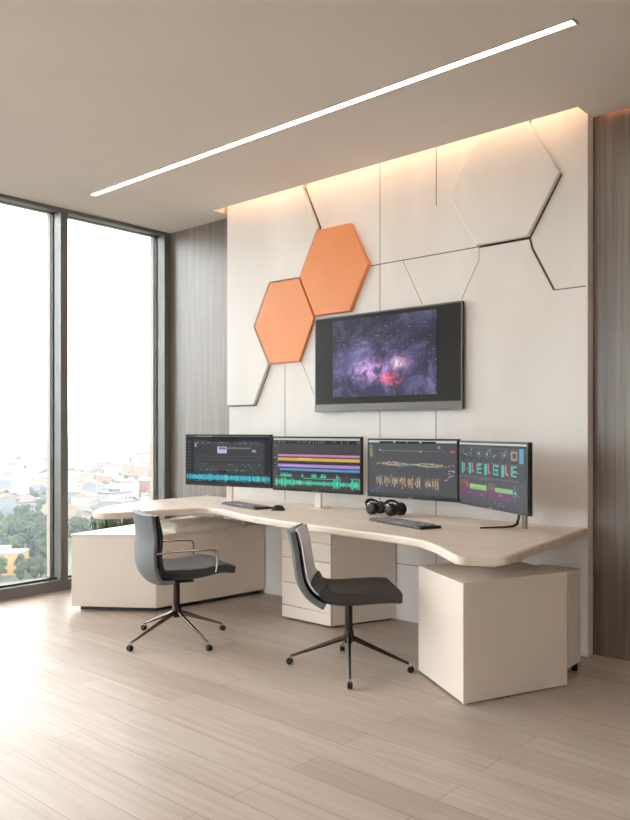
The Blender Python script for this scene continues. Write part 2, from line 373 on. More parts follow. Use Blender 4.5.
def galaxy():
    m, t, b = nodes('galaxy_picture')
    g = t.nodes.new('ShaderNodeTexCoord')
    def nz(sc, det, rough=.6, dist=0):
        n = t.nodes.new('ShaderNodeTexNoise'); n.inputs['Scale'].default_value = sc; n.inputs['Detail'].default_value = det
        n.inputs['Roughness'].default_value = rough; n.inputs['Distortion'].default_value = dist
        t.links.new(g.outputs['Object'], n.inputs['Vector']); return n.outputs['Fac']
    def ramp(src, els):
        r = t.nodes.new('ShaderNodeValToRGB'); r.color_ramp.elements.remove(r.color_ramp.elements[1])
        r.color_ramp.elements[0].position = els[0][0]; r.color_ramp.elements[0].color = tuple(els[0][1])+(1,)
        for p, c in els[1:]: r.color_ramp.elements.new(p).color = tuple(c)+(1,)
        t.links.new(src, r.inputs[0]); return r.outputs[0]
    def mix(kind, a, c, f=1):
        x = t.nodes.new('ShaderNodeMixRGB'); x.blend_type = kind; x.inputs[0].default_value = f
        t.links.new(a, x.inputs[1]); t.links.new(c, x.inputs[2]); return x.outputs[0]
    def blob(cx, cz, rx, rz, els):
        mp = t.nodes.new('ShaderNodeMapping'); mp.inputs['Location'].default_value = (-cx/rx, 0, -cz/rz); mp.inputs['Scale'].default_value = (1/rx, 1, 1/rz)
        mp.vector_type = 'POINT'
        t.links.new(g.outputs['Object'], mp.inputs[0])
        sg = t.nodes.new('ShaderNodeTexGradient'); sg.gradient_type = 'SPHERICAL'; t.links.new(mp.outputs[0], sg.inputs[0])
        return ramp(sg.outputs['Fac'], els)
    base = ramp(nz(4, 8, .65, .8), [(.3, s2l((16, 15, 26))), (.48, s2l((46, 44, 74))), (.6, s2l((94, 88, 124))), (.72, s2l((150, 138, 176)))])
    band = blob(-.02, .29, .62, .24, [(0, (.42, .44, .5)), (.5, (1.2, 1.15, 1.35)), (1, (1.7, 1.6, 1.8))])
    c = mix('MULTIPLY', base, band)
    br = mix('MULTIPLY', blob(.13, .32, .15, .10, [(0, (0, 0, 0)), (.5, s2l((120, 90, 120))), (1, s2l((255, 225, 220)))]), ramp(nz(12, 6, .7), [(.4, (.1, .1, .15)), (.6, (1.2, 1, 1))]))
    c = mix('ADD', c, br)
    br = mix('MULTIPLY', blob(.06, .215, .13, .05, [(0, (0, 0, 0)), (1, s2l((255, 80, 70)))]), ramp(nz(16, 6, .7, 1), [(.45, (0, 0, 0)), (.6, (1.5, 1, 1))]))
    c = mix('ADD', c, br)
    br = mix('MULTIPLY', blob(-.12, .28, .2, .12, [(0, (0, 0, 0)), (1, s2l((190, 150, 190)))]), ramp(nz(14, 6, .7, 1), [(.42, (0, 0, 0)), (.62, (1.5, 1.3, 1.5))]))
    c = mix('ADD', c, br)
    v = t.nodes.new('ShaderNodeTexVoronoi'); v.inputs['Scale'].default_value = 46; t.links.new(g.outputs['Object'], v.inputs['Vector'])
    c = mix('ADD', c, ramp(v.outputs['Distance'], [(0, (1, 1, 1)), (.06, (.7, .7, .8)), (.12, (0, 0, 0))]))
    b.inputs['Base Color'].default_value = (.02, .02, .02, 1); b.inputs['Roughness'].default_value = .4
    t.links.new(c, b.inputs['Emission Color']); b.inputs['Emission Strength'].default_value = .75; b.inputs['Specular IOR Level'].default_value = .2
    return m
link('picture', boxbm(-.455, .435, -.003, -.0021, .10, .655), galaxy(), tv)

# ------------------------------------------------------------------ monitors
def screen_mesh(name, W, Hh, paint, parent, y, z0, nx=150, nz=72, k=.5):
    me = bpy.data.meshes.new(name); vs = []; fs = []
    for j in range(nz+1):
        for i in range(nx+1): vs.append((-W/2+W*i/nx, y, z0+Hh*j/nz))
    n1 = nx+1
    for j in range(nz):
        for i in range(nx): a = j*n1+i; fs.append((a, a+1, a+1+n1, a+n1))
    c0 = len(vs)                       # a thin body behind the lit face
    me.from_pydata(vs, [], fs)
    ca = me.color_attributes.new('ui', 'FLOAT_COLOR', 'CORNER'); li = 0
    img = paint(nx, nz)
    data = []
    for j in range(nz):
        for i in range(nx):
            c = s2l(img[nz-1-j][i])+(1,)
            data += list(c)*4
    ca.data.foreach_set('color', data)
    m, t, b = nodes(name+'_interface'); at = t.nodes.new('ShaderNodeVertexColor'); at.layer_name = 'ui'
    b.inputs['Base Color'].default_value = (.006, .006, .006, 1); b.inputs['Roughness'].default_value = .4; b.inputs['Specular IOR Level'].default_value = .2
    t.links.new(at.outputs[0], b.inputs['Emission Color']); b.inputs['Emission Strength'].default_value = k
    me.materials.append(m)
    o = bpy.data.objects.new(name, me); COL.objects.link(o); o.parent = parent
    return o
class Cv:
    def __init__(s, nx, nz, bg): s.nx, s.nz = nx, nz; s.p = [[bg]*nx for _ in range(nz)]
    def r(s, x0, y0, x1, y1, c):
        for y in range(max(0, round(y0*s.nz)), min(s.nz, max(round(y1*s.nz), round(y0*s.nz)+1))):
            for x in range(max(0, round(x0*s.nx)), min(s.nx, max(round(x1*s.nx), round(x0*s.nx)+1))): s.p[y][x] = c
R_ = random.Random(3)
def ui1(nx, nz):
    c = Cv(nx, nz, (62, 64, 68))
    c.r(0, 0, 1, .02, (120, 122, 124)); c.r(0, .02, 1, .08, (24, 26, 30)); c.r(.12, .0, .32, .02, (190, 190, 190)); c.r(.7, .08, .95, .15, (34, 54, 74))
    c.r(0, .08, .07, .78, (40, 42, 46)); c.r(.07, .08, .09, .78, (28, 30, 34)); c.r(.94, .08, 1, .78, (34, 36, 42)); c.r(.25, .02, .68, .12, (16, 17, 20))
    for k in range(9): c.r(.015, .12+k*.07, .05, .13+k*.07, (96, 98, 100))
    for x in [.1+.012*i for i in range(68)]:
        for y, a in ((.13, 40), (.16, 30)):
            if R_.random() < .5: c.r(x, y, x+.006, y+.02, (90+R_.randint(0, a*2),)*3)
    c.r(.11, .15, .125, .24, (190, 190, 200)); c.r(.39, .22, .50, .36, (214, 206, 226)); c.r(.41, .23, .49, .28, (96, 104, 190)); c.r(.5, .24, .78, .27, (128, 128, 130))
    c.r(.80, .28, .845, .34, (160, 164, 170)); c.r(.12, .42, .92, .425, (84, 84, 88)); c.r(.12, .48, .92, .485, (84, 84, 88))
    for x in [.14+.011*i for i in range(70)]:
        for y in (.58, .62, .66, .70):
            if R_.random() < .42: v = R_.randint(90, 190); c.r(x, y, x+.005, y+.022, R_.choice([(v, v, v), (v, v-10, v-20), (v, v, v), (v, 90, 90), (60, v, 170)]))
    c.r(.4, .72, .5, .76, (18, 18, 20)); c.r(0, .79, 1, 1, (34, 36, 40))
    for i in range(nx):
        a = .02+.055*R_.random()**.6; m = .865; v = R_.choice([(48, 180, 208), (70, 206, 224), (36, 150, 190), (96, 214, 214)])
        c.r(i/nx, m-a*.9, i/nx+1/nx, m+a, v)
    for k in range(24): x = R_.random(); c.r(x, .94, x+.02, .955, (110, 112, 120))
    return c.p
def ui2(nx, nz):
    c = Cv(nx, nz, (72, 68, 70))
    c.r(0, 0, 1, .035, (206, 206, 208)); c.r(0, .035, 1, .11, (26, 26, 28)); c.r(0, .11, .035, 1, (50, 50, 54)); c.r(.035, .11, .05, 1, (86, 84, 86))
    for k in range(60): x = R_.random(); c.r(x, .05, x+.008, .08+.03*R_.random(), (R_.randint(70, 150),)*3)
    for k in range(14): y = .14+k*.06; c.r(.008, y, .026, y+.02, R_.choice([(130, 130, 130), (200, 160, 60), (90, 90, 94)]))
    c.r(.05, .32, 1, .72, (58, 48, 66))
    for (y0, y1, x0, col) in ((.315, .365, .05, (214, 142, 190)), (.385, .445, .05, (226, 192, 82)), (.515, .57, .05, (186, 150, 224)), (.60, .645, .07, (96, 164, 204))):
        c.r(x0, y0, 1, y1, col); c.r(x0, y1, 1, y1+.012, tuple(int(v*.55) for v in col))
    c.r(.3, .395, .45, .42, (246, 222, 130)); c.r(.1, .535, .5, .55, (208, 188, 240))
    g = (84, 206, 164)
    c.r(.07, .75, .22, .765, g); c.r(.36, .78, .8, .793, g); c.r(.9, .76, 1, .775, g)
    for a, b_ in ((.08, .22), (.34, .36), (.46, .52), (.56, .63), (.74, .78)):
        for i in range(int(a*nx), int(b_*nx)): c.r(i/nx, .75-.07*R_.random(), i/nx+1/nx, .76, g)
    for i in range(nx):
        x = i/nx
        if x < .02: continue
        a = .02+.05*R_.random(); a *= 1.5 if x < .24 or .7 < x < .8 or x > .9 else .8
        c.r(x, .875-a, x+1/nx, .875+a, R_.choice([(74, 214, 170), (100, 230, 190), (56, 180, 146)]))
    return c.p
def ui3(nx, nz):
    c = Cv(nx, nz, (84, 84, 88))
    c.r(0, 0, 1, .035, (214, 214, 216)); c.r(0, .035, 1, .05, (40, 40, 44))
    for a, b_ in ((.13, .3), (.32, .45), (.46, .6), (.62, .78)): c.r(a, .015, b_, .05, (24, 24, 28))
    for k in range(10): c.r(.01, .08+.025*k, .045, .09+.025*k, R_.choice([(150, 160, 90), (190, 190, 120), (110, 110, 110)]))
    c.r(.11, .08, .113, .45, (60, 60, 62)); c.r(.13, .175, .62, .18, (130, 132, 134)); c.r(.62, .18, .85, .183, (112, 112, 116)); c.r(.13, .16, .15, .18, (230, 230, 230)); c.r(.6, .19, .62, .205, (200, 210, 200))
    c.r(.80, .1, .83, .14, (160, 164, 168)); c.r(.93, .17, .965, .21, (220, 90, 110)); c.r(.86, .17, .87, .22, (150, 80, 110)); c.r(.975, .18, .99, .21, (220, 100, 110))
    for col, ph, am, y0 in (((214, 196, 190), 0, .018, .40), ((96, 170, 186), 1.8, .02, .43), ((212, 180, 96), 3.3, .02, .425), ((220, 130, 120), 4.5, .012, .41), ((120, 170, 150), 2.6, .012, .42)):
        for i in range(int(.1*nx), int(.86*nx)):
            x = i/nx; y = y0+.02*x+am*math.sin(x*16+ph)*(1-.4*x)
            if R_.random() < .85: c.r(x, y, x+1/nx, y+.008, col)
    for i in range(int(.08*nx), int(.82*nx)):
        x = i/nx; ph = (x*11) % 1
        if ph > .86 or .60 < x < .655: continue
        a = .035+.085*abs(math.sin(ph*PI*2.6+x*5)); cy = .73+.04*x; a *= .6+.5*R_.random()
        c.r(x, cy-a*.9, x+1/nx, cy+a*(.5+.6*R_.random()), R_.choice([(132, 126, 122), (118, 116, 118), (160, 140, 112), (186, 166, 132), (196, 150, 92), (104, 102, 104)]))
        if R_.random() < .5: y = cy+(R_.random()-.5)*2*a; c.r(x, y, x+1/nx, y+.03, R_.choice([(226, 214, 190), (220, 176, 100), (210, 208, 210)]))
    for k in range(14): x = .86+.12*R_.random(); y = .42+.3*R_.random(); c.r(x, y, x+.02, y+.01, (180, 184, 190))
    for k in range(10): x = .02+.1*R_.random(); y = .85+.1*R_.random(); c.r(x, y, x+.015, y+.012, (100, 120, 190))
    c.r(0, .96, 1, 1, (70, 70, 76))
    return c.p
def ui4(nx, nz):
    c = Cv(nx, nz, (74, 76, 80))
    c.r(0, 0, 1, .03, (222, 216, 212)); c.r(0, .03, 1, .07, (44, 44, 48))
    def cell(x, y, w_, h_, kind):
        c.r(x, y, x+w_, y+h_, (52, 54, 60))
        for k in range(9):
            px_, py_ = x+w_*R_.random()*.8, y+h_*R_.random()*.85
            c.r(px_, py_, px_+.012+.02*R_.random(), py_+.012, R_.choice([(130, 134, 140), (96, 100, 110), (160, 160, 160)]))
        if kind == 'blue': c.r(x+.1*w_, y+.12*h_, x+.9*w_, y+.8*h_, (56, 106, 150)); c.r(x+.3*w_, y+.2*h_, x+.7*w_, y+.7*h_, (40, 44, 60)); c.r(x+.35*w_, y+.3*h_, x+.5*w_, y+.6*h_, (206, 182, 90))
        if kind == 'teal': c.r(x+.1*w_, y+.05*h_, x+.42*w_, y+h_, (72, 190, 186)); c.r(x+.55*w_, y+.1*h_, x+.62*w_, y+.9*h_, (200, 200, 200))
        if kind == 'tealred': c.r(x+.05*w_, y+.0*h_, x+.4*w_, y+h_, (72, 196, 186)); c.r(x+.55*w_, y, x+.7*w_, y+.9*h_, (230, 112, 110)); c.r(x+.7*w_, y+.6*h_, x+.85*w_, y+.95*h_, (230, 112, 110))
        if kind == 'gold':
            c.r(x+.1*w_, y+.1*h_, x+.9*w_, y+.9*h_, (190, 150, 90)); c.r(x+.25*w_, y+.2*h_, x+.75*w_, y+.75*h_, (50, 70, 110))
        if kind == 'e':
            for q_ in (0, .4, .8): c.r(x+.1*w_, y+q_*h_, x+.8*w_, y+(q_+.14)*h_, (96, 190, 176))
            c.r(x+.1*w_, y, x+.25*w_, y+.9*h_, (96, 190, 176))
    r1 = ['n', 'n', 'blue', 'blue', 'n', 'blue', 'gold']; r2 = ['teal', 'tealred', 'e', 'tealred', 'e', 'tealred', 'e']
    for k, kd in enumerate(r1): cell(.02+.127*k, .10, .112, .16, kd); c.r(.02+.127*k, .275, .125+.127*k, .295, (18, 18, 20))
    for k, kd in enumerate(r2): cell(.02+.127*k, .33, .112, .18, kd)
    c.r(.91, .07, .96, .29, (80, 176, 206)); c.r(.97, .1, 1, .5, (56, 60, 66))
    c.r(0, .55, .9, .555, (110, 110, 116)); c.r(0, .57, 1, 1, (82, 78, 88))
    c.r(0, .62, .16, .78, (120, 74, 66)); c.r(0, .73, .44, .86, (112, 58, 108)); c.r(.17, .68, .44, .76, (136, 206, 124)); c.r(.17, .70, .44, .715, (200, 214, 110))
    c.r(.47, .64, .56, .76, (128, 100, 84)); c.r(.47, .73, .82, .88, (118, 60, 112)); c.r(.57, .70, .82, .77, (136, 206, 124)); c.r(.83, .62, .87, .9, (52, 110, 130)); c.r(.84, .72, .87, .76, (90, 220, 190))
    for k in range(50): x = R_.random()*.95; y = .58+.4*R_.random(); c.r(x, y, x+.012, y+.01, R_.choice([(170, 170, 176), (110, 110, 120), (200, 140, 110)]))
    for k in range(22): x = R_.random()*.15; y = .62+.12*R_.random(); c.r(x, y, x+.008, y+.02, (190, 130, 110))
    return c.p
def monitor(P0, P1, z0, z1, label, paint, stand):
    P0, P1 = Vector(P0), Vector(P1); W = (P1-P0).length; c = (P0+P1)/2; Hh = z1-z0
    base = .7405 if stand in ('neck', 'blade') else z0
    t = thing('monitor', label, 'monitor', (c.x, c.y, base), math.atan2((P1-P0).y, (P1-P0).x), 'monitors along the back of the desk')
    a = z0-base
    link('casing', boxbm(-W/2, W/2, .0, .028, a, a+Hh), M['black'], t, bevel=.003)
    bz = .012
    screen_mesh('screen', W-2*bz, Hh-2*bz-.006, paint, t, -.0008, a+bz+.006)
    link('logo_badge', boxbm(-.022, .022, -.0015, -.0005, a+.004, a+.010), M['silver'], t)
    if stand == 'neck':
        s = link('stand', boxbm(-.028, .028, .029, .05, .006, a+.17), M['white'], t, bevel=.004)
        link('stand_foot', boxbm(-.06, .06, .0, .11, 0, .006), M['white'], t, bevel=.002)
    elif stand == 'wall':
        bm = bmesh.new(); box(bm, -.05, .05, .029, .036, a+.12, a+.26); tube(bm, [(0, .036, .19), (.03, PY-c.y-.013, .19)], .016); box(bm, -.02, .08, PY-c.y-.02, PY-c.y-.008, a+.13, a+.25)
        link('wall_arm', bm, M['black'], t)
    else:
        bm = bmesh.new()
        tube(bm, [(0, .19, .125), (-.01, .185, .06), (-.012, .175, .022), (-.014, .15, .010), (-.02, .10, .007), (-.037, -.045, .005)], [(.007, .012), (.007, .012), (.007, .012), (.006, .012), (.005, .011), (.004, .006)])
        link('stand', bm, M['dmetal'], t, smooth=True)
        bm = boxbm(.0, .04, .198, .214, 0, a+.16); box(bm, -.03, .07, .029, .198, a+.12, a+.16)
        link('stand_column', bm, mat('beige_metal', (160, 140, 122), .4), t, bevel=.003)
    return t
monitor((-4.89, 3.94), (-4.085, 4.094), .866, 1.266, 'leftmost wide monitor, dark editing screen with one cyan waveform strip along its bottom', ui1, 'neck')
monitor((-4.066, 4.092), (-3.285, 4.16), .858, 1.253, 'second monitor from the left, showing pink, yellow and purple bars over green waveforms', ui2, 'neck')
monitor((-3.225, 4.15), (-2.52, 4.15), .855, 1.244, 'third monitor from the left, grey screen with thin wavy lines above tan spikes', ui3, 'wall')
monitor((-2.51, 4.14), (-1.855, 3.735), .853, 1.236, 'rightmost monitor turned inward, screen of small coloured tiles above green and magenta tracks', ui4, 'blade')

# ------------------------------------------------------------------ keyboards, mouse, headphones
def keyboard(x, y, rz, label, L=.55, D=.15):
    t = thing('keyboard', label, 'keyboard', (x, y, .7405), rz, 'keyboards on the desk')
    link('case', boxbm(-L/2, L/2, -D/2, D/2, 0, .014), M['black'], t, bevel=.003)
    n = 0
    for r in range(4):
        xx = -L/2+.012
        while xx < L/2-.03:
            wk = .034 if not (r == 0 and abs(xx) < .06) else .12
            if xx+wk > L/2-.01: break
            link('key', boxbm(xx, xx+wk-.012, -D/2+.010+r*.033, -D/2+.030+r*.033, .0145, .021), M['key'], t)
            xx += wk
    return t
keyboard(-4.165, 3.92, math.radians(-14), 'black keyboard on the desk below the two left monitors', .50)
keyboard(-2.68, 3.80, math.radians(-18), 'black keyboard on the desk below the third monitor, behind the right chair', .51)
ms = thing('computer_mouse', 'small black mouse beside the left keyboard', 'mouse', (-3.80, 3.88, .7405), .6)
bm = bmesh.new()
def mt(u, v):
    x = (u-.5)*.09; y = (v-.5)*.056*(1-.25*abs(2*u-1)**2); return Vector((x, y, .006+.03*math.sqrt(max(0, (1-(2*u-1)**2)*(1-(2*v-1)**2)))+.002))
def mb(u, v):
    p = mt(u, v); return Vector((p.x, p.y, 0))
sheet(bm, mt, mb, 12, 10); link('body', bm, M['black'], ms, smooth=True)
bm = bmesh.new(); lathe(bm, [(.006, -.003), (.006, .003)], 12, Matrix.Translation((.03, 0, .032)) @ Matrix.Rotation(PI/2, 4, 'X')); link('scroll_wheel', bm, M['silver'], ms)
def headphones(x, y, rz, label):
    t = thing('headphones', label, 'headphones', (x, y, .7405), rz, 'headphones on the desk')
    for s in (-1, 1):
        bm = bmesh.new(); T = Matrix.Translation((s*.05, 0, .044)) @ Matrix.Rotation(s*PI/2, 4, 'Y') @ Matrix.Rotation(.12, 4, 'X')
        lathe(bm, [(.030, -.018), (.040, -.016), (.042, 0), (.040, .008), (.034, .016), (.02, .02)], 24, T)
        cup = link('ear_cup', bm, M['black'], t, smooth=True)
        bm = bmesh.new(); T2 = Matrix.Translation((s*.030, 0, .044)) @ Matrix.Rotation(s*PI/2, 4, 'Y')
        lathe(bm, [(.024, -.012), (.036, -.012), (.041, -.004), (.038, .003), (.03, .003)], 24, T2); link('ear_pad', bm, M['black_soft'], cup, smooth=True)
        bm = bmesh.new(); tube(bm, [(s*.062, -.02, .06), (s*.066, 0, .075), (s*.062, .03, .072)], .004, 8); link('hinge', bm, M['silver'], cup)
    bm = bmesh.new()
    tube(bm, [(math.cos(a)*.066, .02+.035*math.sin(a), .055+.040*math.sin(a)) for a in [PI*k/16 for k in range(17)]], [(.012, .005)]*17, 10)
    link('headband', bm, M['black_soft'], t, smooth=True)
headphones(-3.125, 4.12, math.radians(85), 'left of the two black headphones beneath the third monitor')
headphones(-2.975, 4.13, math.radians(78), 'right of the two black headphones beneath the third monitor')
# white throw on the credenza
bm = bmesh.new()
def ct(u, v):
    x = -4.66+.36*(u-.5)+.03*(v-.5); y = 3.84+.62*(v-.5)
    e = min(u, 1-u, v, 1-v)*2
    return Vector((x, y, .553+.02+.045*min(1, e*2.4)**.6+.014*noise.noise(Vector((x*16, y*13, 2)))))
def cb(u, v):
    p = ct(u, v); return Vector((p.x, p.y, .5535))
sheet(bm, ct, cb, 26, 40)
o = link('folded_blanket', bm, M['cloth'], smooth=True); tag(o, 'soft white folded blanket lying on the credenza under the desk', 'blanket')
# planter between credenza and window
t = thing('potted_grass', 'green grassy plant between the credenza and the window', 'plant', (-5.52, 3.80, 0))
bm = bmesh.new(); box(bm, -.11, .11, -.28, .28, 0, .36); link('pot', bm, M['pot'], t, bevel=.01)
bm = bmesh.new(); rg = random.Random(5)
for k in range(260):
    x, y = rg.uniform(-.09, .09), rg.uniform(-.26, .26); hh = rg.uniform(.16, .30); a = rg.uniform(0, 2*PI); b_ = rg.uniform(.02, .06); wd = rg.uniform(.004, .009)
    p = [Vector((x+math.cos(a)*b_*s*s, y+math.sin(a)*b_*s*s, .36+hh*s)) for s in (0, .5, 1)]; sd_ = Vector((-math.sin(a), math.cos(a), 0))
    q = [bm.verts.new(p[0]-sd_*wd), bm.verts.new(p[0]+sd_*wd), bm.verts.new(p[1]-sd_*wd*.8), bm.verts.new(p[1]+sd_*wd*.8), bm.verts.new(p[2])]
    bm.faces.new((q[0], q[1], q[3], q[2])); bm.faces.new((q[2], q[3], q[4]))
link('grass_blades', bm, M['leafy'], t)['kind'] = 'stuff'

# ------------------------------------------------------------------ chairs
def spline(pts, n):
    out = []; m = len(pts)-1
    for k in range(n+1):
        s = k/n*m; i = min(int(s), m-1); u = s-i
        P = [Vector(pts[max(i-1, 0)]), Vector(pts[i]), Vector(pts[i+1]), Vector(pts[min(i+2, m)])]
        out.append(.5*((2*P[1])+(-P[0]+P[2])*u+(2*P[0]-5*P[1]+4*P[2]-P[3])*u*u+(-P[0]+3*P[1]-3*P[2]+P[3])*u**3))
    return out
def shell(path, width, thick, bowl, n=24, m=14, side=0.0):
    """path: (x, z) spline of the centre line; side offset from the path's left normal; bowl(s)*v^2 moves edges along normal"""
    P = spline(path, n); bm = bmesh.new()
    def pt(u, v, d):
        i = min(int(u*n+.5), n); a = P[max(i-1, 0)]; b = P[min(i+1, n)]; tg = (b-a).normalized(); nr = Vector((tg.y, -tg.x))
        s = 2*v-1; th = thick(u)*(1-.35*abs(s)**6)
        q = P[i]+nr*(bowl(u)*s*s+side+d*th/2)
        return Vector((q.x, s*width(u)/2, q.y))
    sheet(bm, lambda u, v: pt(u, v, 1), lambda u, v: pt(u, v, -1), n, m)
    return bm
def legs(t, angs, r, zh, metal, hub_r=.026):
    for a in angs:
        c, s = math.cos(a), math.sin(a)
        bm = bmesh.new()
        z_ = zh-.012; tube(bm, [(c*(.012+(r-.012)*k), s*(.012+(r-.012)*k), z_+(.046-z_)*k) for k in (0, .3, .65, 1)], [(.012, .016), (.010, .013), (.008, .010), (.006, .007)], 10)
        lg = link('leg', bm, metal, t, smooth=True)
        bm = bmesh.new(); w_ = Vector((-s, c, 0)); ctr = Vector((c*(r+.006), s*(r+.006), .0175))
        T = Matrix.Translation(ctr) @ Matrix.Rotation(a, 4, 'Z') @ Matrix.Rotation(PI/2, 4, 'X')
        lathe(bm, [(.010, -.014), (.0173, -.012), (.0173, -.004), (.011, -.003), (.011, .003), (.0173, .004), (.0173, .012), (.010, .014)], 18, T)
        cs = link('caster', bm, M['rubber'], lg, smooth=False)
        bm = bmesh.new(); tube(bm, [(c*r, s*r, .052), (c*r, s*r, .03)], .008, 8); link('caster_fork', bm, M['silver'], cs)
def chair(loc, rz, label, kind):
    t = thing('office_chair', label, 'chair', loc, rz, 'swivel chairs at the desk')
    if kind == 'arm':
        seatm, backm, metal = M['dgrey'], M['grey'], M['dmetal']
        top = .80
    else:
        seatm, backm, metal = M['dgrey'], M['grey'], M['dmetal']
    zh = .185
    if kind == 'plain':
        sp = [(-.185, .485), (-.15, .43), (-.06, .41), (.08, .415), (.18, .42), (.25, .418)]
        link('seat', shell(sp, lambda u: .42+.03*u, lambda u: .085-.01*u, lambda u: -.012*(1-u)-.006, side=0), seatm, t, smooth=True, bevel=.012)
        bp = [(-.13, .375), (-.205, .42), (-.255, .49), (-.275, .58), (-.290, .68), (-.310, .765)]
        bp2 = [(-.135, .385), (-.205, .432), (-.25, .50), (-.270, .585), (-.285, .68), (-.305, .762)]
        tw = Matrix.Translation((-.19, 0, 0)) @ Matrix.Rotation(math.radians(-12), 4, 'Z') @ Matrix.Translation((.2, 0, 0))
        for nm, P_, wd, th, m_, sd2 in (('backrest', bp, .41, .04, backm, -.014), ('back_lining', bp2, .385, .010, M['lining'], .012)):
            bm = shell(P_, lambda u: wd-.03*u, lambda u: th, lambda u: .03, side=sd2)
            for v in bm.verts: v.co = tw @ v.co
            link(nm, bm, m_, t, smooth=True)
    else:
        sp = [(.30, .435), (.22, .445), (.08, .425), (-.06, .425), (-.15, .43), (-.20, .455)]
        link('seat', shell(sp[::-1], lambda u: .44+.02*u, lambda u: .055+.02*math.sin(PI*u), lambda u: -.03*(1-u*.6)), seatm, t, smooth=True)
        bp = [(-.08, .375), (-.165, .385), (-.215, .455), (-.225, .56), (-.22, .67), (-.24, .795)]
        link('backrest', shell(bp, lambda u: .47-.01*u, lambda u: .028, lambda u: .03), backm, t, smooth=True)
        bp = [(-.05, .41), (-.14, .42), (-.18, .475), (-.192, .57), (-.188, .67), (-.212, .79)]
        link('back_cushion', shell(bp, lambda u: .46-.01*u, lambda u: .034, lambda u: .03), M['black_soft'], t, smooth=True)
        for s in (-1, 1):
            bm = bmesh.new(); y = s*.235
            pts = spline([(-.19, .575), (-.10, .582), (.08, .582), (.155, .578), (.18, .56), (.182, .51), (.175, .445)], 28)
            tube(bm, [(p.x, y, p.y) for p in pts], [(.011, .008)]*29, 10); link('armrest', bm, M['chrome'], t, smooth=True)
    bm = bmesh.new(); tube(bm, [(0, 0, zh-.03), (0, 0, .30), (0, 0, .385)], [.021, .021, .019], 16); link('column', bm, metal, t, smooth=True)
    bm = bmesh.new(); tube(bm, [(0, 0, zh-.045), (0, 0, zh-.02), (0, 0, zh+.02), (0, 0, zh+.03)], [.018, .03, .028, .022], 16); link('hub', bm, metal, t, smooth=True)
    bm = bmesh.new(); box(bm, -.09, .09, -.07, .07, .362, .374); link('seat_plate', bm, M['black'], t, bevel=.003)
    return t
def rel(P, c, rz): return [math.atan2(y-c[1], x-c[0])-rz for x, y in P]
c1 = (-3.856, 3.037); rz1 = math.radians(68)
ch1 = chair(c1+(0,), rz1, 'grey swivel chair with slim chrome armrests by the credenza', 'arm')
legs(ch1, rel([(-3.86, 2.71), (-3.53, 3.01), (-3.81, 3.38), (-4.20, 3.04)], c1, rz1), .335, .185, M['gunmetal'])
c2 = (-2.685, 3.29); rz2 = math.radians(48)
ch2 = chair(c2+(0,), rz2, 'armless swivel chair with dark seat and white-lined grey back', 'plain')
legs(ch2, rel([(-2.49, 3.06), (-3.02, 3.12), (-2.34, 3.49), (-2.91, 3.51)], c2, rz2), .33, .185, M['dmetal'])

# ------------------------------------------------------------------ the town below the windows
GZ = -62
struct(link('ground', boxbm(-9000, -25, -3000, 9000, GZ-1, GZ), mat('town_ground', (73, 78, 62), .9, var=.3, scale=.02)))
hz = bpy.data.materials.new('haze'); hz.use_nodes = True; ht = hz.node_tree; ht.nodes.clear()
ho = ht.nodes.new('ShaderNodeOutputMaterial'); hv = ht.nodes.new('ShaderNodeVolumeScatter')
hv.inputs['Color'].default_value = (.118, .138, .15, 1); hv.inputs['Density'].default_value = .0012; hv.inputs['Anisotropy'].default_value = 0
ht.links.new(hv.outputs[0], ho.inputs['Volume'])
hb = link('haze', boxbm(-8000, -60, -2500, 8000, GZ+.5, 90), hz); struct(hb)
RG = random.Random(11)
def tree_mesh(seed, col):
    r = random.Random(seed); bm = bmesh.new()
    for k in range(11):
        a = r.uniform(0, 2*PI); d = r.uniform(0, 2.6); z = r.uniform(5, 12); s = r.uniform(1.6, 2.6)*(1-.25*(z-5)/7)
        ret = bmesh.ops.create_icosphere(bm, subdivisions=3, radius=s, matrix=Matrix.Translation((d*math.cos(a), d*math.sin(a), z)) @ Matrix.Diagonal((1, 1, 1.15, 1)))
        for v in ret['verts']:
            v.co += v.co.normalized()*0+Vector((noise.noise(v.co*1.1+Vector((seed, 0, 0))), noise.noise(v.co*1.1+Vector((0, seed, 5))), noise.noise(v.co*1.3)))*1.1
    me = bpy.data.meshes.new('crown'); bm.to_mesh(me); bm.free(); me.materials.append(col); return me
LV = [mat('foliage_a', (40, 50, 29), .8, var=.3, scale=.8), mat('foliage_b', (53, 62, 34), .8, var=.3, scale=.8), mat('foliage_c', (33, 45, 29), .8, var=.3, scale=.8)]
TM = [tree_mesh(3+k, LV[k % 3]) for k in range(4)]
bmt = bmesh.new(); tube(bmt, [(0, 0, 0), (0, 0, 7)], [.5, .25], 8); tm = bpy.data.meshes.new('trunk'); bmt.to_mesh(tm); bmt.free(); tm.materials.append(mat('bark', (90, 76, 62), .9))
ca, sa = math.cos(math.radians(41.7)), math.sin(math.radians(41.7))
def ray(px, dist):                      # a compass bearing out of the window and a distance
    k = (px-315)/779; x = -sa+k*ca; y = ca+k*sa; return x*dist, y*dist
taken = []
def free(x, y, r):
    for a, b, c in taken:
        if (a-x)**2+(b-y)**2 < (r+c)**2: return False
    taken.append((x, y, r)); return True
BC = [mat('render_white', (132, 129, 127), .8), mat('render_cream', (132, 121, 107), .8), mat('render_pink', (127, 95, 85), .8), mat('render_grey', (106, 108, 113), .8), mat('render_terracotta', (116, 76, 64), .8), mat('render_ochre', (161, 127, 76), .8)]
RF = [mat('roof_tile', (102, 66, 53), .8), mat('roof_flat', (118, 117, 116), .8), mat('roof_dark', (83, 81, 80), .8)]
WN = mat('far_window', (50, 56, 62), .4)
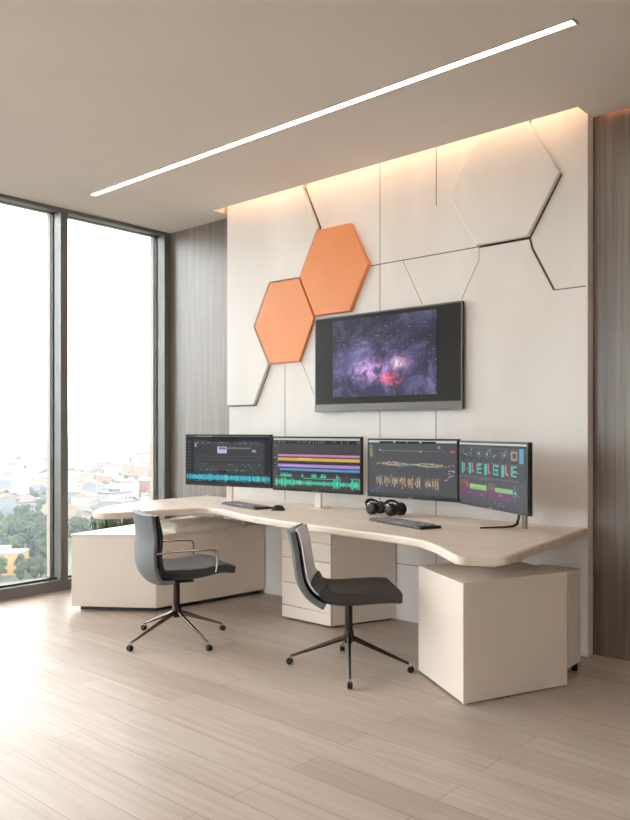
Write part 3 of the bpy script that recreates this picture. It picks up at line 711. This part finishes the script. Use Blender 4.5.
def building(x, y, w_, d, h_, ci, ri, rz, label, group, detail):
    t = thing('building', label, 'building', (x, y, GZ), rz, group)
    link('wall', boxbm(-w_/2, w_/2, -d/2, d/2, 0, h_), BC[ci], t)
    if ri == 0:
        bm = bmesh.new(); o_ = .4
        A_ = [(-w_/2-o_, -d/2-o_), (w_/2+o_, -d/2-o_), (w_/2+o_, d/2+o_), (-w_/2-o_, d/2+o_)]
        v = [bm.verts.new((a, b, h_)) for a, b in A_]; q0 = bm.verts.new((-w_*.25, 0, h_+d*.2)); q1 = bm.verts.new((w_*.25, 0, h_+d*.2))
        for f in ((v[0], v[1], q1, q0), (v[1], v[2], q1), (v[2], v[3], q0, q1), (v[3], v[0], q0), (v[3], v[2], v[1], v[0])): bm.faces.new(f)
    else:
        bm = boxbm(-w_/2-.3, w_/2+.3, -d/2-.3, d/2+.3, h_, h_+.8)
        box(bm, -w_*.2, w_*.1, -d*.2, d*.2, h_+.8, h_+3)
    link('roof', bm, RF[ri], t)
    if detail:
        fl = int(h_/3.2); n = max(2, int(w_/4)); m = max(2, int(d/4)); k = 0
        for f in range(fl):
            z = 1+f*3.2
            for i in range(n):
                if k > 70: break
                c = -w_/2+w_*(i+.5)/n; link('window', boxbm(c-.7, c+.7, -d/2-.08, -d/2-.01, z, z+1.5), WN, t); k += 1
            for i in range(m):
                if k > 95: break
                c = -d/2+d*(i+.5)/m; link('window', boxbm(w_/2+.01, w_/2+.08, c-.7, c+.7, z, z+1.5), WN, t); k += 1
x, y = ray(6, 345); free(x, y, 10)
building(x, y, 16, 12, 9, 5, 1, math.radians(44), 'ochre apartment block at the lower left of the window view', None, True)
x, y = ray(18, 590); free(x, y, 16)
building(x, y, 26, 10, 6, 1, 0, math.radians(38), 'long cream building with tiled roof among the trees, left window', None, True)
x, y = ray(74, 620); free(x, y, 14)
building(x, y, 20, 13, 13, 0, 1, math.radians(50), 'white block of flats right of the mullion, above the credenza', None, True)
cand = []
for k in range(9000):
    if len(cand) >= 1500: break
    px = RG.uniform(-12, 174); yy = 450+78*RG.random()**1.5
    if px < 58 and yy > 501 and RG.random() < .95: continue
    dist = 48300/(yy-430); far = min(1, dist/1800)
    x, y = ray(px, dist); w_ = RG.uniform(9, 20)*(1+.5*far); d = RG.uniform(8, 15)*(1+.3*far); h_ = RG.choice([5, 6, 7, 8, 10, 12, 16])*(1+.5*far)
    if dist > 1100 and RG.random() < .15: h_ *= 2
    if not free(x, y, math.hypot(w_, d)*.52): continue
    ci = RG.choice([0, 0, 1, 3, 0, 1]) if px < 95 or yy > 510 else RG.choice([0, 1, 2, 4, 2, 4, 0])
    cand.append((dist, x, y, w_, d, h_, ci, RG.choice([0, 1, 1, 2, 0]), RG.uniform(0, PI)))
cand.sort()
for dist, x, y, w_, d, h_, ci, ri, rz in cand[:290]:
    building(x, y, w_, d, h_, ci, ri, rz, 'hazy town building seen through the tall windows', 'hazy town buildings', dist < 560)
bm = bmesh.new()
for dist, x, y, w_, d, h_, ci, ri, rz in cand[290:]:
    T = Matrix.Translation((x, y, GZ)) @ Matrix.Rotation(rz, 4, 'Z')
    box(bm, -w_/2, w_/2, -d/2, d/2, 0, h_, T, ci); box(bm, -w_/2-.3, w_/2+.3, -d/2-.3, d/2+.3, h_, h_+1, T, 6+ri)
o = link('distant_rooftops', bm, mats=BC+RF); tag(o, 'countless pale rooftops of the town fading into mist at the horizon', 'rooftops', kind='stuff')
tc_ = []
spots = [(30, 338, 1.25), (24, 352, 1.0), (38, 345, 1.1), (44, 370, 1.2)]
for k in range(14000):
    if len(tc_) >= 760: break
    s = RG.uniform(.55, 1.0)
    if k % 3: px = RG.uniform(-14, 62); dist = 325+RG.random()*420
    else: px = RG.uniform(-10, 172); dist = 48300/(RG.uniform(462, 545)-430); s *= 1+.4*(dist > 800)
    if k < len(spots): px, dist, s = spots[k]
    x, y = ray(px, dist)
    if not free(x, y, 4.6*s): continue
    tc_.append((dist, x, y, s, RG.randrange(4), RG.uniform(0, 6)))
tc_.sort()
for dist, x, y, s, mi, rz in tc_[:295]:
    t = bpy.data.objects.new('tree', None); COL.objects.link(t); t.location = (x, y, GZ); t.scale = (s,)*3; t.rotation_euler[2] = rz
    tag(t, 'green tree in the park below the tall windows', 'tree', 'trees in the town below')
    for nm, mm in (('crown', TM[mi]), ('trunk', tm)):
        c = bpy.data.objects.new(nm, mm); COL.objects.link(c); c.parent = t
bm = bmesh.new()
for dist, x, y, s, mi, rz in tc_[295:]:
    for q_ in range(5):
        a = q_*1.3+rz; ret = bmesh.ops.create_icosphere(bm, subdivisions=1, radius=3.0*s, matrix=Matrix.Translation((x+1.9*s*math.cos(a), y+1.9*s*math.sin(a), GZ+s*(5.2+1.3*(q_ % 4)))))
        for v in ret['verts']:
            for f in v.link_faces: f.material_index = mi % 3
    tube(bm, [(x, y, GZ), (x, y, GZ+6*s)], .3, 5)
o = link('distant_treetops', bm, mats=LV); tag(o, 'dark green treetops scattered among the hazy rooftops of the town', 'treetops', kind='stuff')
